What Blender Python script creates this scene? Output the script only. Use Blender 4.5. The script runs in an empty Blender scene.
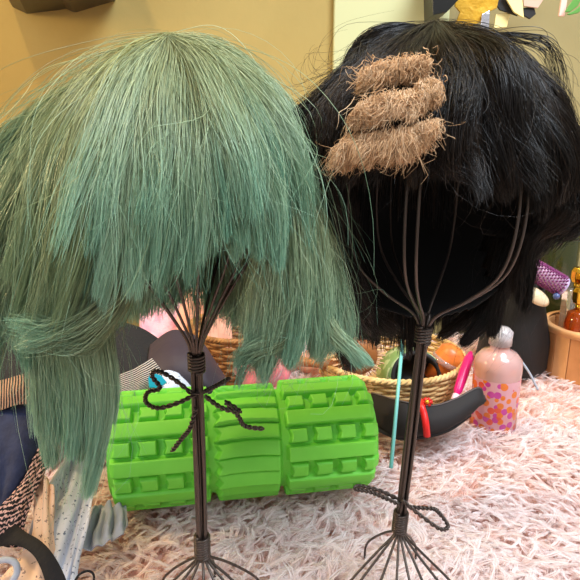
import bpy, math, random
import numpy as np
from mathutils import Vector, Matrix
rng = np.random.default_rng(7)
random.seed(7)
C = bpy.context.scene.collection
S = bpy.context.scene

# ------------------------------------------------------------------ camera, world, lights, exposure
H = 0.33; PITCH = math.radians(15.0); F = 560.0
cam = bpy.data.objects.new('camera', bpy.data.cameras.new('camera')); C.objects.link(cam)
cam.location = (0, 0, H); cam.rotation_euler = (math.radians(90) - PITCH, 0, 0)
cam.data.sensor_width = 36; cam.data.lens = F / 580 * 36; cam.data.clip_start = 0.01
S.camera = cam
w = bpy.data.worlds.new('world'); S.world = w; w.use_nodes = True
w.node_tree.nodes['Background'].inputs[0].default_value = (1.0, 0.95, 0.88, 1)
w.node_tree.nodes['Background'].inputs[1].default_value = 0.50

def area(name, loc, target, size, power, col, spread=math.pi, size_y=None):
    d = bpy.data.lights.new(name, 'AREA'); d.energy = power; d.color = col; d.size = size
    if size_y: d.shape = 'RECTANGLE'; d.size_y = size_y
    d.spread = spread
    o = bpy.data.objects.new(name, d); C.objects.link(o); o.location = loc
    o.rotation_euler = (Vector(target) - Vector(loc)).to_track_quat('-Z', 'Y').to_euler()
    return o
# ceiling lamp with warm light, and cool daylight from the window behind the camera to the right
area('ceiling_lamp_light', (-0.62, 0.36, 2.05), (-0.1, 0.8, 0.2), 0.09, 21, (1.0, 0.72, 0.36))
area('window_daylight', (0.80, -0.10, 1.75), (0.05, 0.45, 0.0), 0.8, 70, (0.77, 0.88, 1.0), size_y=1.0)
area('camera_side_fill', (-0.5, -0.6, 0.9), (0.0, 0.5, 0.1), 0.6, 6, (0.85, 0.9, 1.0))  # added weak fill from the camera side, not a window
area('warm_left_fill', (-1.15, 0.55, 0.62), (-0.1, 0.4, 0.3), 0.16, 8.5, (1.0, 0.72, 0.34))  # added warm fill, out of view, to warm the left of the teal wig
S.view_settings.view_transform = 'Standard'; S.view_settings.look = 'None'
S.view_settings.exposure = 0.0; S.view_settings.gamma = 1.0; S.view_settings.use_curve_mapping = False

# ------------------------------------------------------------------ helpers
def W(px, py, y):
    """the point of the place seen at that direction, at depth y"""
    a = (px - 290) / F; b = (290 - py) / F
    c, s = math.cos(PITCH), math.sin(PITCH)
    d = (a, c + b * s, -s + b * c)
    k = y / d[1]
    return np.array((d[0] * k, y, H + d[2] * k))

def srgb(r, g, b):
    f = lambda v: (v / 255 / 12.92) if v / 255 <= 0.04045 else ((v / 255 + 0.055) / 1.055) ** 2.4
    return (f(r), f(g), f(b), 1)

def mat(name, col, rough=0.6, metal=0.0, trans=0.0, ior=1.45, bump=None, noise=None, sheen=0, alpha=None, coat=0):
    m = bpy.data.materials.new(name); m.use_nodes = True
    nt = m.node_tree; p = nt.nodes['Principled BSDF']
    p.inputs['Base Color'].default_value = col; p.inputs['Roughness'].default_value = rough
    p.inputs['Metallic'].default_value = metal; p.inputs['Transmission Weight'].default_value = trans
    p.inputs['IOR'].default_value = ior; p.inputs['Sheen Weight'].default_value = sheen
    p.inputs['Coat Weight'].default_value = coat
    if noise:                                   # (scale, second colour, lo, hi)
        tc = nt.nodes.new('ShaderNodeTexCoord'); n = nt.nodes.new('ShaderNodeTexNoise')
        n.inputs['Scale'].default_value = noise[0]; n.inputs['Detail'].default_value = 5
        r = nt.nodes.new('ShaderNodeValToRGB'); r.color_ramp.elements[0].color = col
        r.color_ramp.elements[1].color = noise[1]
        r.color_ramp.elements[0].position = noise[2]; r.color_ramp.elements[1].position = noise[3]
        nt.links.new(tc.outputs['Object'], n.inputs['Vector']); nt.links.new(n.outputs['Fac'], r.inputs[0])
        nt.links.new(r.outputs[0], p.inputs['Base Color'])
    if bump:                                    # (scale, strength)
        tc = nt.nodes.new('ShaderNodeTexCoord'); n = nt.nodes.new('ShaderNodeTexNoise')
        n.inputs['Scale'].default_value = bump[0]; n.inputs['Detail'].default_value = 4
        b = nt.nodes.new('ShaderNodeBump'); b.inputs['Strength'].default_value = bump[1]; b.inputs['Distance'].default_value = 0.002
        nt.links.new(tc.outputs['Object'], n.inputs['Vector']); nt.links.new(n.outputs['Fac'], b.inputs['Height'])
        nt.links.new(b.outputs[0], p.inputs['Normal'])
    return m

def hair_mat(name, stops, dark, rough=0.4, transl=0.25, spec=0.5, tip_stops=None, power=2.3):
    """colour by strand (attribute rnd), shifting from root to tip (attribute t)"""
    m = bpy.data.materials.new(name); m.use_nodes = True
    nt = m.node_tree; N = nt.nodes; L = nt.links; p = N['Principled BSDF']
    def ramp(st, src):
        r = N.new('ShaderNodeValToRGB'); e = r.color_ramp.elements
        e[0].position, e[0].color = st[0]; e[1].position, e[1].color = st[-1]
        for a, c in st[1:-1]:
            q = e.new(a); q.color = c
        L.new(src, r.inputs[0]); return r.outputs[0]
    ar = N.new('ShaderNodeAttribute'); ar.attribute_name = 'rnd'
    at = N.new('ShaderNodeAttribute'); at.attribute_name = 't'
    c = ramp(stops, ar.outputs['Fac'])
    if tip_stops:
        c2 = ramp(tip_stops, ar.outputs['Fac'])
        mx = N.new('ShaderNodeMix'); mx.data_type = 'RGBA'
        pw = N.new('ShaderNodeMath'); pw.operation = 'POWER'; pw.inputs[1].default_value = power; L.new(at.outputs['Fac'], pw.inputs[0])
        L.new(pw.outputs[0], mx.inputs[0]); L.new(c, mx.inputs[6]); L.new(c2, mx.inputs[7]); c = mx.outputs[2]
    L.new(c, p.inputs['Base Color']); p.inputs['Roughness'].default_value = rough
    p.inputs['Specular IOR Level'].default_value = spec
    t = N.new('ShaderNodeBsdfTranslucent'); L.new(c, t.inputs[0])
    ms = N.new('ShaderNodeMixShader'); ms.inputs[0].default_value = transl
    L.new(p.outputs[0], ms.inputs[1]); L.new(t.outputs[0], ms.inputs[2])
    L.new(ms.outputs[0], N['Material Output'].inputs[0])
    return m

class MB:
    def __init__(s): s.v = []; s.f = []; s.uv = {}
    def add(s, v, f):
        o = len(s.v); s.v += [tuple(map(float, q)) for q in v]; s.f += [tuple(i + o for i in q) for q in f]
    def tube(s, pts, r, sides=8, closed=False, cap=True):
        P = np.array([list(p) for p in pts], float); n = len(P)
        R = np.full(n, r) if np.isscalar(r) else np.array(r, float)
        T = np.roll(P, -1, 0) - np.roll(P, 1, 0) if closed else np.gradient(P, axis=0)
        T /= np.linalg.norm(T, axis=1)[:, None] + 1e-12
        ref = np.array((0, 0, 1.0)) if abs(T[0][2]) < 0.9 else np.array((1.0, 0, 0))
        N = np.cross(T[0], ref); N /= np.linalg.norm(N); v = []
        for i in range(n):
            N = N - T[i] * N.dot(T[i]); N /= np.linalg.norm(N) + 1e-12; B = np.cross(T[i], N)
            for k in range(sides):
                a = 2 * math.pi * k / sides
                v.append(P[i] + R[i] * (N * math.cos(a) + B * math.sin(a)))
        f = []
        for i in range(n if closed else n - 1):
            j = (i + 1) % n
            for k in range(sides):
                l = (k + 1) % sides; f.append((i * sides + k, i * sides + l, j * sides + l, j * sides + k))
        if cap and not closed:
            f.append(tuple(range(sides))[::-1]); f.append(tuple((n - 1) * sides + k for k in range(sides)))
        s.add(v, f)
    def lathe(s, prof, c=(0, 0, 0), seg=40, rot=None, cap=True, wave=None):
        v = []; n = len(prof)
        for i, (r, z) in enumerate(prof):
            for k in range(seg):
                a = 2 * math.pi * k / seg; q = Vector((r * math.cos(a), r * math.sin(a), z))
                if rot: q = rot @ q
                v.append((q.x + c[0], q.y + c[1], q.z + c[2]))
        f = [(i * seg + k, i * seg + (k + 1) % seg, (i + 1) * seg + (k + 1) % seg, (i + 1) * seg + k) for i in range(n - 1) for k in range(seg)]
        if cap: f.append(tuple(range(seg))[::-1]); f.append(tuple((n - 1) * seg + k for k in range(seg)))
        s.add(v, f)
    def box(s, lo, hi):
        x0, y0, z0 = lo; x1, y1, z1 = hi
        v = [(x, y, z) for z in (z0, z1) for y in (y0, y1) for x in (x0, x1)]
        s.add(v, [(0, 2, 3, 1), (4, 5, 7, 6), (0, 1, 5, 4), (2, 6, 7, 3), (0, 4, 6, 2), (1, 3, 7, 5)])
    def prism(s, poly, off):
        """poly: list of 3-D points (flat outline), off: thickness vector"""
        n = len(poly); off = np.array(off)
        v = [np.array(p) for p in poly] + [np.array(p) + off for p in poly]
        f = [tuple(range(n)), tuple(range(n, 2 * n))[::-1]] + [(i, i + n, (i + 1) % n + n, (i + 1) % n) for i in range(n)]
        s.add(v, f)
    def build(s, name, m, parent=None, smooth=True, bevel=0, sub=0, solid=0):
        me = bpy.data.meshes.new(name); me.from_pydata(s.v, [], s.f)
        if smooth: me.polygons.foreach_set('use_smooth', [True] * len(me.polygons))
        me.materials.append(m); me.update()
        o = bpy.data.objects.new(name, me); C.objects.link(o)
        if parent: o.parent = parent; o.matrix_parent_inverse = Matrix.Translation(-Vector(parent.location))
        if solid: q = o.modifiers.new('s', 'SOLIDIFY'); q.thickness = solid; q.offset = 0
        if bevel: q = o.modifiers.new('b', 'BEVEL'); q.width = bevel; q.segments = 3; q.limit_method = 'ANGLE'; q.angle_limit = 0.6
        if sub: q = o.modifiers.new('u', 'SUBSURF'); q.levels = sub; q.render_levels = sub
        return o

def thing(name, label, cat, loc=(0, 0, 0), group=None):
    o = bpy.data.objects.new(name, None); C.objects.link(o); o.location = tuple(float(v) for v in loc); o.empty_display_size = 0.02
    o['label'] = label; o['category'] = cat
    if group: o['group'] = group
    return o
def tag(o, label, cat, group=None):
    o['label'] = label; o['category'] = cat
    if group: o['group'] = group
    return o
def struct(o): o['kind'] = 'structure'; return o

def crom(pts, n):
    """Catmull-Rom through the points, n samples even in parameter"""
    P = np.array([list(p) for p in pts], float); m = len(P)
    E = np.vstack([2 * P[0] - P[1], P, 2 * P[-1] - P[-2]])
    u = np.linspace(0, m - 1, n); i = np.minimum(u.astype(int), m - 2); t = (u - i)[:, None]
    a, b, c, d = E[i], E[i + 1], E[i + 2], E[i + 3]
    return 0.5 * (2 * b + (c - a) * t + (2 * a - 5 * b + 4 * c - d) * t ** 2 + (3 * b - a - 3 * c + d) * t ** 3)

def strand_mesh(name, P, R, rnd, m, parent=None, sides=3):
    """P (N,K,3) strand centre lines, R (N,K) radii: one mesh of fine tubes"""
    N, K, _ = P.shape
    T = np.gradient(P, axis=1); T /= np.linalg.norm(T, axis=2, keepdims=True) + 1e-9
    ref = rng.normal(size=(N, 1, 3)); A = np.cross(T, ref); A /= np.linalg.norm(A, axis=2, keepdims=True) + 1e-9
    B = np.cross(T, A)
    ang = np.arange(sides) * 2 * math.pi / sides
    V = P[:, :, None, :] + R[:, :, None, None] * (A[:, :, None, :] * np.cos(ang)[None, None, :, None] + B[:, :, None, :] * np.sin(ang)[None, None, :, None])
    V = V.reshape(-1, 3).astype(np.float32)
    idx = np.arange(N * K * sides).reshape(N, K, sides)
    a = idx[:, :-1, :]; b = np.roll(a, -1, 2); c = idx[:, 1:, :]; d = np.roll(c, -1, 2)
    if sides == 2: a, b, c, d = a[..., :1], b[..., :1], c[..., :1], d[..., :1]
    Fq = np.stack([a, b, d, c], -1).reshape(-1, 4)
    me = bpy.data.meshes.new(name)
    me.vertices.add(len(V)); me.vertices.foreach_set('co', V.ravel())
    me.loops.add(Fq.size); me.loops.foreach_set('vertex_index', Fq.ravel().astype(np.int32))
    me.polygons.add(len(Fq)); me.polygons.foreach_set('loop_start', (np.arange(len(Fq)) * 4).astype(np.int32))
    me.polygons.foreach_set('use_smooth', np.ones(len(Fq), bool))
    at = me.attributes.new('rnd', 'FLOAT', 'POINT'); at.data.foreach_set('value', np.repeat(rnd, K * sides).astype(np.float32))
    tt = np.broadcast_to(np.linspace(0, 1, K)[None, :, None], (N, K, sides))
    at = me.attributes.new('t', 'FLOAT', 'POINT'); at.data.foreach_set('value', np.ascontiguousarray(tt).ravel().astype(np.float32))
    me.materials.append(m); me.update(); me.validate()
    o = bpy.data.objects.new(name, me); C.objects.link(o)
    if parent: o.parent = parent; o.matrix_parent_inverse = Matrix.Translation(-Vector(parent.location))
    return o

def sheet(guides, n, K=14, thick=0.004, clumps=30, clump=0.7, frizz=0.002, lo=0.8, rad=0.00028, start=0.0, cl_off=0.004, rootspread=0.15, cpow=1.3, wave=0.0012):
    """n strands spread between neighbouring guide curves; returns P, R, rnd"""
    M = 48
    G = np.array([crom(g, M) for g in guides]); g = len(G)
    def across(u):
        i = np.minimum(u.astype(int), g - 2); f = (u - i)[:, None, None]
        return G[i] * (1 - f) + G[i + 1] * f
    u = rng.random(n) * (g - 1)
    uc = np.sort(rng.random(clumps)) * (g - 1)
    ci = np.abs(u[:, None] - uc[None, :] + rng.normal(0, 0.12, (n, 1))).argmin(1)
    t = np.linspace(0, 1, K)
    L = (lo + (1 - lo) * rng.random(clumps))[ci] * (1 - (1 - lo) * 0.5 * rng.random(n) ** 2)
    s0 = start * rng.random(n) if start else np.zeros(n)
    q = (s0[:, None] + t[None, :] * (L - s0)[:, None]) * (M - 1)
    i0 = np.clip(q.astype(int), 0, M - 2); fr = (q - i0)[..., None]
    def samp(full):
        a = np.take_along_axis(full, i0[..., None].repeat(3, 2), 1); b = np.take_along_axis(full, (i0 + 1)[..., None].repeat(3, 2), 1)
        return a * (1 - fr) + b * fr
    P = samp(across(u)); Pc = samp(across(uc[ci]))
    wgt = (clump * t ** cpow)[None, :, None]
    P = P * (1 - wgt) + Pc * wgt
    prof = (rootspread + (1 - rootspread) * np.sin(np.pi * np.clip(t * 0.75, 0, 1)))[None, :, None]
    P += rng.normal(size=(n, 1, 3)) * thick * prof * (1 - 0.5 * wgt)
    P += rng.normal(size=(clumps, 1, 3))[ci] * cl_off * (t[None, :, None] ** 0.8)
    ph = rng.random((n, 1, 3)) * 6.28; fq = 1.2 + rng.random((n, 1, 3)) * 2.6
    P += frizz * np.minimum(rng.exponential(1, (n, 1, 1)), 2.4) * np.sin(ph + fq * t[None, :, None] * 2.2) * t[None, :, None]
    wp = rng.random((clumps, 1, 3)) * 6.28; wf = 5 + 5 * rng.random((clumps, 1, 3)); wa = wave * (0.4 + rng.random((clumps, 1, 1)))
    P += (wa * np.ones((1, 1, 3)))[ci] * np.sin(wp[ci] + wf[ci] * t[None, :, None]) * np.sin(np.pi * np.clip(t * .8, 0, 1))[None, :, None]
    R = rad * (0.7 + 0.6 * rng.random((n, 1))) * (1 - 0.55 * t[None, :] ** 3)
    rnd = np.clip(0.38 * rng.random(n) + 0.62 * rng.random(clumps)[ci], 0, 1)
    return P, R, rnd
def join(*a):
    K = max(x[0].shape[1] for x in a); out = []
    for P, R, r in a:
        k = P.shape[1]; q = np.linspace(0, k - 1, K); i = np.minimum(q.astype(int), k - 2); f = q - i
        out.append((P[:, i] * (1 - f)[None, :, None] + P[:, i + 1] * f[None, :, None], R[:, i] * (1 - f) + R[:, i + 1] * f, r))
    return tuple(np.concatenate([x[j] for x in out]) for j in range(3))
def hair(name, parts, m, parent, sides=3):
    P, R, r = join(*parts) if isinstance(parts, list) else parts
    o = strand_mesh(name, P, R, r, m, parent, sides)
    return o

def cloth_grid(rows, nu=60, nv=60, folds=0.0, fold_dir=0, freq=8, seed=0, noise_amp=0.0):
    """rows: m x n lattice of world points, smoothed to a nu x nv surface with folds"""
    r = np.random.default_rng(seed)
    A = np.array([crom(row, nu) for row in rows])
    B = np.array([crom(A[:, j], nv) for j in range(nu)]).transpose(1, 0, 2)       # nv x nu
    du = np.gradient(B, axis=1); dv = np.gradient(B, axis=0); n = np.cross(du, dv); n /= np.linalg.norm(n, axis=2, keepdims=True) + 1e-9
    U, V = np.meshgrid(np.linspace(0, 1, nu), np.linspace(0, 1, nv))
    h = np.zeros_like(U)
    for k in range(5):
        a = r.random() * 6.28; f = freq * (0.5 + r.random()); sk = r.normal() * 2
        X = U if fold_dir == 0 else V; Y = V if fold_dir == 0 else U
        h += np.sin(X * f * 6.28 + a + sk * Y + 1.5 * np.sin(Y * 4 + a)) / 5
    B = B + n * (h * folds)[..., None]
    return B, U, V

def cloth(name, rows, m, parent=None, thick=0.0012, **k):
    B, U, V = cloth_grid(rows, **k); nv, nu = U.shape
    me = bpy.data.meshes.new(name)
    f = [(j * nu + i, j * nu + i + 1, (j + 1) * nu + i + 1, (j + 1) * nu + i) for j in range(nv - 1) for i in range(nu - 1)]
    me.from_pydata([tuple(p) for p in B.reshape(-1, 3)], [], f)
    uv = me.uv_layers.new(name='UVMap'); UU = U.ravel(); VV = V.ravel()
    for l in me.loops: uv.data[l.index].uv = (UU[l.vertex_index], VV[l.vertex_index])
    me.polygons.foreach_set('use_smooth', [True] * len(me.polygons)); me.materials.append(m)
    o = bpy.data.objects.new(name, me); C.objects.link(o)
    if parent: o.parent = parent; o.matrix_parent_inverse = Matrix.Translation(-Vector(parent.location))
    q = o.modifiers.new('s', 'SOLIDIFY'); q.thickness = thick; q.offset = 0
    return o

def stripe_mat(name, ca, cb, scale, axis='U', duty=0.5, dist=0.0, rough=0.8, rot=0.0):
    m = bpy.data.materials.new(name); m.use_nodes = True; nt = m.node_tree; N = nt.nodes; L = nt.links; p = N['Principled BSDF']
    tc = N.new('ShaderNodeTexCoord'); mp = N.new('ShaderNodeMapping'); mp.inputs['Rotation'].default_value[2] = rot
    wv = N.new('ShaderNodeTexWave'); wv.bands_direction = 'X' if axis == 'U' else 'Y'
    wv.inputs['Scale'].default_value = scale; wv.inputs['Distortion'].default_value = dist; wv.inputs['Detail Scale'].default_value = 3
    r = N.new('ShaderNodeValToRGB'); r.color_ramp.elements[0].color = ca; r.color_ramp.elements[1].color = cb
    r.color_ramp.elements[0].position = duty - 0.06; r.color_ramp.elements[1].position = duty + 0.06
    L.new(tc.outputs['UV'], mp.inputs[0]); L.new(mp.outputs[0], wv.inputs[0]); L.new(wv.outputs['Fac'], r.inputs[0]); L.new(r.outputs[0], p.inputs['Base Color'])
    p.inputs['Roughness'].default_value = rough
    b = N.new('ShaderNodeBump'); b.inputs['Strength'].default_value = 0.6; b.inputs['Distance'].default_value = 0.001
    L.new(wv.outputs['Fac'], b.inputs['Height']); L.new(b.outputs[0], p.inputs['Normal'])
    return m

def print_mat(name, base, mark, scale, tint=None):
    """light fabric with a small scattered printed motif"""
    m = bpy.data.materials.new(name); m.use_nodes = True; nt = m.node_tree; N = nt.nodes; L = nt.links; p = N['Principled BSDF']
    tc = N.new('ShaderNodeTexCoord'); vo = N.new('ShaderNodeTexVoronoi'); vo.inputs['Scale'].default_value = scale; vo.inputs['Randomness'].default_value = 0.5
    ns = N.new('ShaderNodeTexNoise'); ns.inputs['Scale'].default_value = scale * 3.2; ns.inputs['Detail'].default_value = 2
    L.new(tc.outputs['Object'], vo.inputs[0]); L.new(tc.outputs['Object'], ns.inputs[0])
    ad = N.new('ShaderNodeMath'); ad.operation = 'ADD'; L.new(vo.outputs['Distance'], ad.inputs[0])
    ml = N.new('ShaderNodeMath'); ml.operation = 'MULTIPLY_ADD'; ml.inputs[1].default_value = 1.6; ml.inputs[2].default_value = -0.75
    L.new(ns.outputs['Fac'], ml.inputs[0]); L.new(ml.outputs[0], ad.inputs[1])
    r = N.new('ShaderNodeValToRGB'); r.color_ramp.elements[0].color = mark; r.color_ramp.elements[1].color = base
    r.color_ramp.elements[0].position = 0.16; r.color_ramp.elements[1].position = 0.24
    L.new(ad.outputs[0], r.inputs[0]); L.new(r.outputs[0], p.inputs['Base Color']); p.inputs['Roughness'].default_value = 0.85
    return m

# ------------------------------------------------------------------ the setting
m_wall = mat('ochre_paint', srgb(163, 141, 80), 0.75, noise=(9, srgb(156, 134, 74), 0.35, 0.7), bump=(120, 0.12))
m_wall2 = mat('beige_paint', srgb(148, 134, 90), 0.8, noise=(7, srgb(141, 127, 83), 0.35, 0.7), bump=(120, 0.12))
m_cream = mat('cream_gloss_paint', srgb(188, 188, 140), 0.5, bump=(60, 0.05))
YW = 1.05
b = MB(); b.box((-1.6, YW, -0.55), (0.27, YW + 0.1, 2.3)); struct(b.build('wall_back', m_wall, smooth=False))
# cream door panel beside the ochre wall
xa, xb = W(333, 30, YW)[0], W(447, 30, YW)[0]
b = MB(); b.box((xa, YW - 0.012, -0.5), (xb, YW + 0.05, 2.1)); struct(b.build('door_1', m_cream, smooth=False, bevel=0.003))
xr = xb
b = MB(); b.prism([(xr, YW - 0.005, -0.55), (1.5, YW - 0.02, -0.55), (1.5, YW - 0.02, 2.3), (xr, YW - 0.005, 2.3)], (0.0, 0.12, 0)); struct(b.build('wall_right', m_wall2, smooth=False))
m_floor = mat('floor_boards', srgb(120, 84, 56), 0.5, noise=(4, srgb(96, 66, 44), 0.3, 0.7))
b = MB(); b.box((-1.6, -1.6, -0.6), (1.6, 1.2, -0.55)); struct(b.build('floor', m_floor, smooth=False))
m_ceil = mat('ceiling_paint', srgb(235, 230, 218), 0.9)
b = MB(); b.box((-1.6, -1.6, 2.3), (1.6, 1.2, 2.35)); struct(b.build('ceiling', m_ceil, smooth=False))

# the bed the rug lies on
bed = thing('bed', 'low bed base hidden under the fluffy pink white rug', 'bed', (0, 0.5, -0.55))
m_bed = mat('mattress_cloth', srgb(225, 205, 196), 0.9)
b = MB(); b.box((-0.95, -0.05, -0.30), (1.05, 0.99, -0.045)); b.build('mattress', m_bed, bed, smooth=True, bevel=0.03)
b = MB(); b.box((-0.93, -0.03, -0.55), (1.03, 0.97, -0.302)); b.build('bed_base', mat('bed_wood', srgb(110, 76, 50), 0.6), bed, smooth=False)

# ------------------------------------------------------------------ fluffy rug
rug = thing('fur_rug', 'fluffy long pile rug in pinkish white spread under everything', 'rug', (0, 0.5, -0.044))
m_back = mat('rug_backing', srgb(238, 204, 190), 0.95, noise=(60, srgb(226, 188, 172), 0.3, 0.7))
b = MB(); nx, ny = 60, 40
xs = np.linspace(-0.75, 0.95, nx); ys = np.linspace(0.05, 0.97, ny)
def und(x, y): return 0.0035 * np.sin(x * 17 + 2 * np.sin(y * 9)) + 0.003 * np.sin(y * 23 + 3 * x)
v = [(x, y, -0.020 + und(x, y)) for y in ys for x in xs] + [(x, y, -0.043) for y in ys for x in xs]
f = [(j * nx + i, j * nx + i + 1, (j + 1) * nx + i + 1, (j + 1) * nx + i) for j in range(ny - 1) for i in range(nx - 1)]
o2 = nx * ny; f += [tuple(q + o2 for q in x[::-1]) for x in f]
for i in range(nx - 1): f.append((i + 1, i, i + o2, i + 1 + o2)); k = (ny - 1) * nx + i; f.append((k, k + 1, k + 1 + o2, k + o2))
for j in range(ny - 1): a = j * nx; f.append((a, a + nx, a + nx + o2, a + o2)); k = a + nx - 1; f.append((k + nx, k, k + o2, k + nx + o2))
b.add(v, f); b.build('rug_backing', m_back, rug)
def fur(nt, per, ylo, yhi, length, rad, K=6):
    # tufts, thinner far off
    y = ylo + (yhi - ylo) * rng.random(nt) ** 1.0
    half = 0.10 + y * 0.62
    x = (rng.random(nt) * 2 - 1) * half
    z = -0.021 + und(x, y)
    n = nt * per; X = np.repeat(x, per) + rng.normal(0, 0.0019, n); Y = np.repeat(y, per) + rng.normal(0, 0.0019, n); Z = np.repeat(z, per)
    a0 = 0.45 + 0.7 * np.sin(x * 15 + 1.3 * np.sin(y * 19)) + 0.5 * np.sin(y * 17 + x * 7 + 1) + rng.normal(0, 0.55, nt)   # lean direction
    lean = 0.45 + 0.5 * rng.random(nt)
    A = np.repeat(a0, per) + rng.normal(0, 0.22, n); Ln = np.repeat(lean, per) + rng.normal(0, 0.12, n)
    Le = np.repeat(length * (0.7 + 0.5 * rng.random(nt)), per) * (0.75 + 0.35 * rng.random(n))
    t = np.linspace(0, 1, K)[None, :]
    cb = np.repeat(rng.normal(0, 0.9, nt), per)[:, None]                       # sideways curl of the tuft
    hor = Ln[:, None] * Le[:, None] * (0.45 * t + 0.55 * t ** 2); ver = Le[:, None] * (1.05 * t - 0.42 * t ** 2)
    AA = A[:, None] + cb * t
    P = np.stack([X[:, None] + np.sin(AA) * hor, Y[:, None] - np.cos(AA) * hor, Z[:, None] + ver], -1)
    # draw the strands of a tuft together at the tip
    Pm = P.reshape(nt, per, K, 3).mean(1, keepdims=True); P = P.reshape(nt, per, K, 3)
    wt_ = 0.80 * t[..., None] ** 0.8; P = (P * (1 - wt_) + Pm * wt_).reshape(n, K, 3)
    R = rad * (0.7 + 0.6 * rng.random((n, 1))) * (1 - 0.75 * t ** 2)
    rnd = np.clip(np.repeat(rng.random(nt), per) * 0.6 + 0.4 * rng.random(n), 0, 1)
    return P, R, rnd
m_fur = hair_mat('rug_pile_fibre', [(0, srgb(246, 208, 190)), (1, srgb(252, 228, 216))], None, 0.5, 0.5, 0.4,
                 tip_stops=[(0, srgb(252, 238, 236)), (1, srgb(255, 253, 253))], power=.55)
o = hair('pile', [fur(15000, 12, 0.20, 0.62, 0.028, 0.00036, 6), fur(9000, 8, 0.58, 0.97, 0.026, 0.00050, 5)], m_fur, rug, 2); o['kind'] = 'stuff'

# ------------------------------------------------------------------ wire wig stands
m_wire = mat('dark_wire', srgb(72, 62, 56), 0.36, metal=0.5)
def pol(c, ang, r, z): a = math.radians(ang); return (c[0] + r * math.sin(a), c[1] - r * math.cos(a), z)
def wig_stand(label, base, top, cage_ang, base_ang, cage_prof, twists, rot0=0):
    bx, by = base; z0 = -0.018; t = thing('wig_stand', label, 'wig stand', (bx, by, z0))
    zb = 0.055; zt = top[2]
    def axis(z): k = (z - zb) / (zt - zb); return (bx + (top[0] - bx) * k, by + (top[1] - by) * k)
    for i in range(8):                              # bundled stem wires
        a = i * 45 + 10; r = 0.0024 if i else 0.0
        pts = []
        for k in range(14):
            z = zb - 0.004 + (zt - zb + 0.008) * k / 13; c = axis(z); bow = 1 + 0.25 * math.sin(math.pi * k / 13)
            pts.append(pol(c, a + 14 * math.sin(k * .4), r * bow, z))
        b = MB(); b.tube(pts, 0.00115, 8); b.build('stem_wire', m_wire, t)
    for a in cage_ang:
        pts = [pol(axis(min(z, zt + .05)), a, r, z) for r, z in cage_prof(zt)]
        b = MB(); b.tube(crom(pts, 40), 0.00092, 8); b.build('cage_wire', m_wire, t)
    for a in base_ang:
        c = (bx, by); L = 0.052 + 0.003 * math.sin(a)
        pts = [pol(c, a, .0025, zb + .004), pol(c, a, .0045, zb - .003), pol(c, a, .018, .040), pol(c, a, L * .70, .023), pol(c, a, L * .95, .007), pol(c, a, L, -.006), pol(c, a, L - .004, z0 + .001)]
        b = MB(); b.tube(crom(pts, 40), 0.00095, 8); b.build('base_wire', m_wire, t)
    for (za, zc_, rr, n) in ((zb - 0.001, zb + 0.016, 0.0047, 9), (zt - 0.016, zt - 0.004, 0.0047, 6)):      # coiled binding
        pts = []
        for k in range(n * 16):
            z = za + (zc_ - za) * k / (n * 16); c = axis(z); pts.append(pol(c, k * 22.5, rr, z))
        b = MB(); b.tube(pts, 0.00105, 6); b.build('coiled_binding', m_wire, t)
    for tw in twists:                               # twisted tie wire standing off the stem
        c = crom(tw, 90); T = np.gradient(c, axis=0); T /= np.linalg.norm(T, axis=1)[:, None]
        n1 = np.cross(T, (0, 1, 0.2)); n1 /= np.linalg.norm(n1, axis=1)[:, None] + 1e-9; n2 = np.cross(T, n1)
        b = MB()
        for s_ in (0, math.pi):
            ph = np.linspace(0, 2 * math.pi * (len(tw) * 1.6), 90)[:, None] + s_
            b.tube(c + 0.0009 * (n1 * np.cos(ph) + n2 * np.sin(ph)), 0.00082, 6)
        b.build('twisted_tie', m_wire, t)
    return t
prof_b = lambda zt: [(.003, zt - .004), (.010, zt + .006), (.030, zt + .020), (.050, zt + .040), (.057, zt + .070), (.053, zt + .105), (.028, zt + .135), (.001, zt + .146)]
prof_g = lambda zt: [(.003, zt - .004), (.007, zt + .008), (.022, zt + .034), (.038, zt + .060), (.048, zt + .085), (.046, zt + .115), (.028, zt + .140), (.001, zt + .150)]
LS = (-0.060, 0.324); RS = (0.0795, 0.349)
tl = W(196, 347, 0.324); tr = W(425, 320, 0.349)
yl = 0.322; yr = 0.349
wig_stand('black wire wig stand holding up the teal green wig', LS, tl, (-75, -52, -22, -6, 14, 38, 52, 66, 120, 160, 215), (-78, -55, -30, 10, 40, 62, 80, 130, 180, 230), prof_g,
          [[W(200, 392, yl), W(180, 402, yl - .006), W(158, 408, yl - .006), W(146, 402, yl - .006), W(148, 392, yl), W(160, 388, yl), W(152, 376, yl), W(158, 371, yl), W(175, 380, yl), W(197, 398, yl)],
           [W(205, 396, yl - .005), W(222, 408, yl - .008), W(240, 412, yl - .004), W(226, 402, yl), W(238, 416, yl), W(245, 426, yl), W(264, 429, yl)],
           [W(196, 408, yl - .004), W(190, 428, yl - .006), W(182, 438, yl - .006), W(172, 451, yl - .006)],
           [W(204, 392, yl), W(216, 386, yl + .004), W(230, 378, yl + .008)]])
wig_stand('dark wire wig stand holding up the black wig', RS, tr, (-80, -148, -160, -31, -24, 34, 42, 152, 200), (-72, -60, -35, -12, 8, 30, 52, 70, 150, 200), prof_b,
          [[W(400, 505, yr - .004), W(385, 498, yr - .006), W(370, 492, yr - .006), W(356, 489, yr - .006), W(360, 486, yr), W(380, 491, yr), W(404, 502, yr)],
           [W(402, 500, yr - .005), W(420, 515, yr - .008), W(440, 529, yr - .008), W(448, 526, yr - .006), W(440, 514, yr - .004), W(434, 509, yr), W(420, 508, yr), W(404, 506, yr)]])

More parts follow.
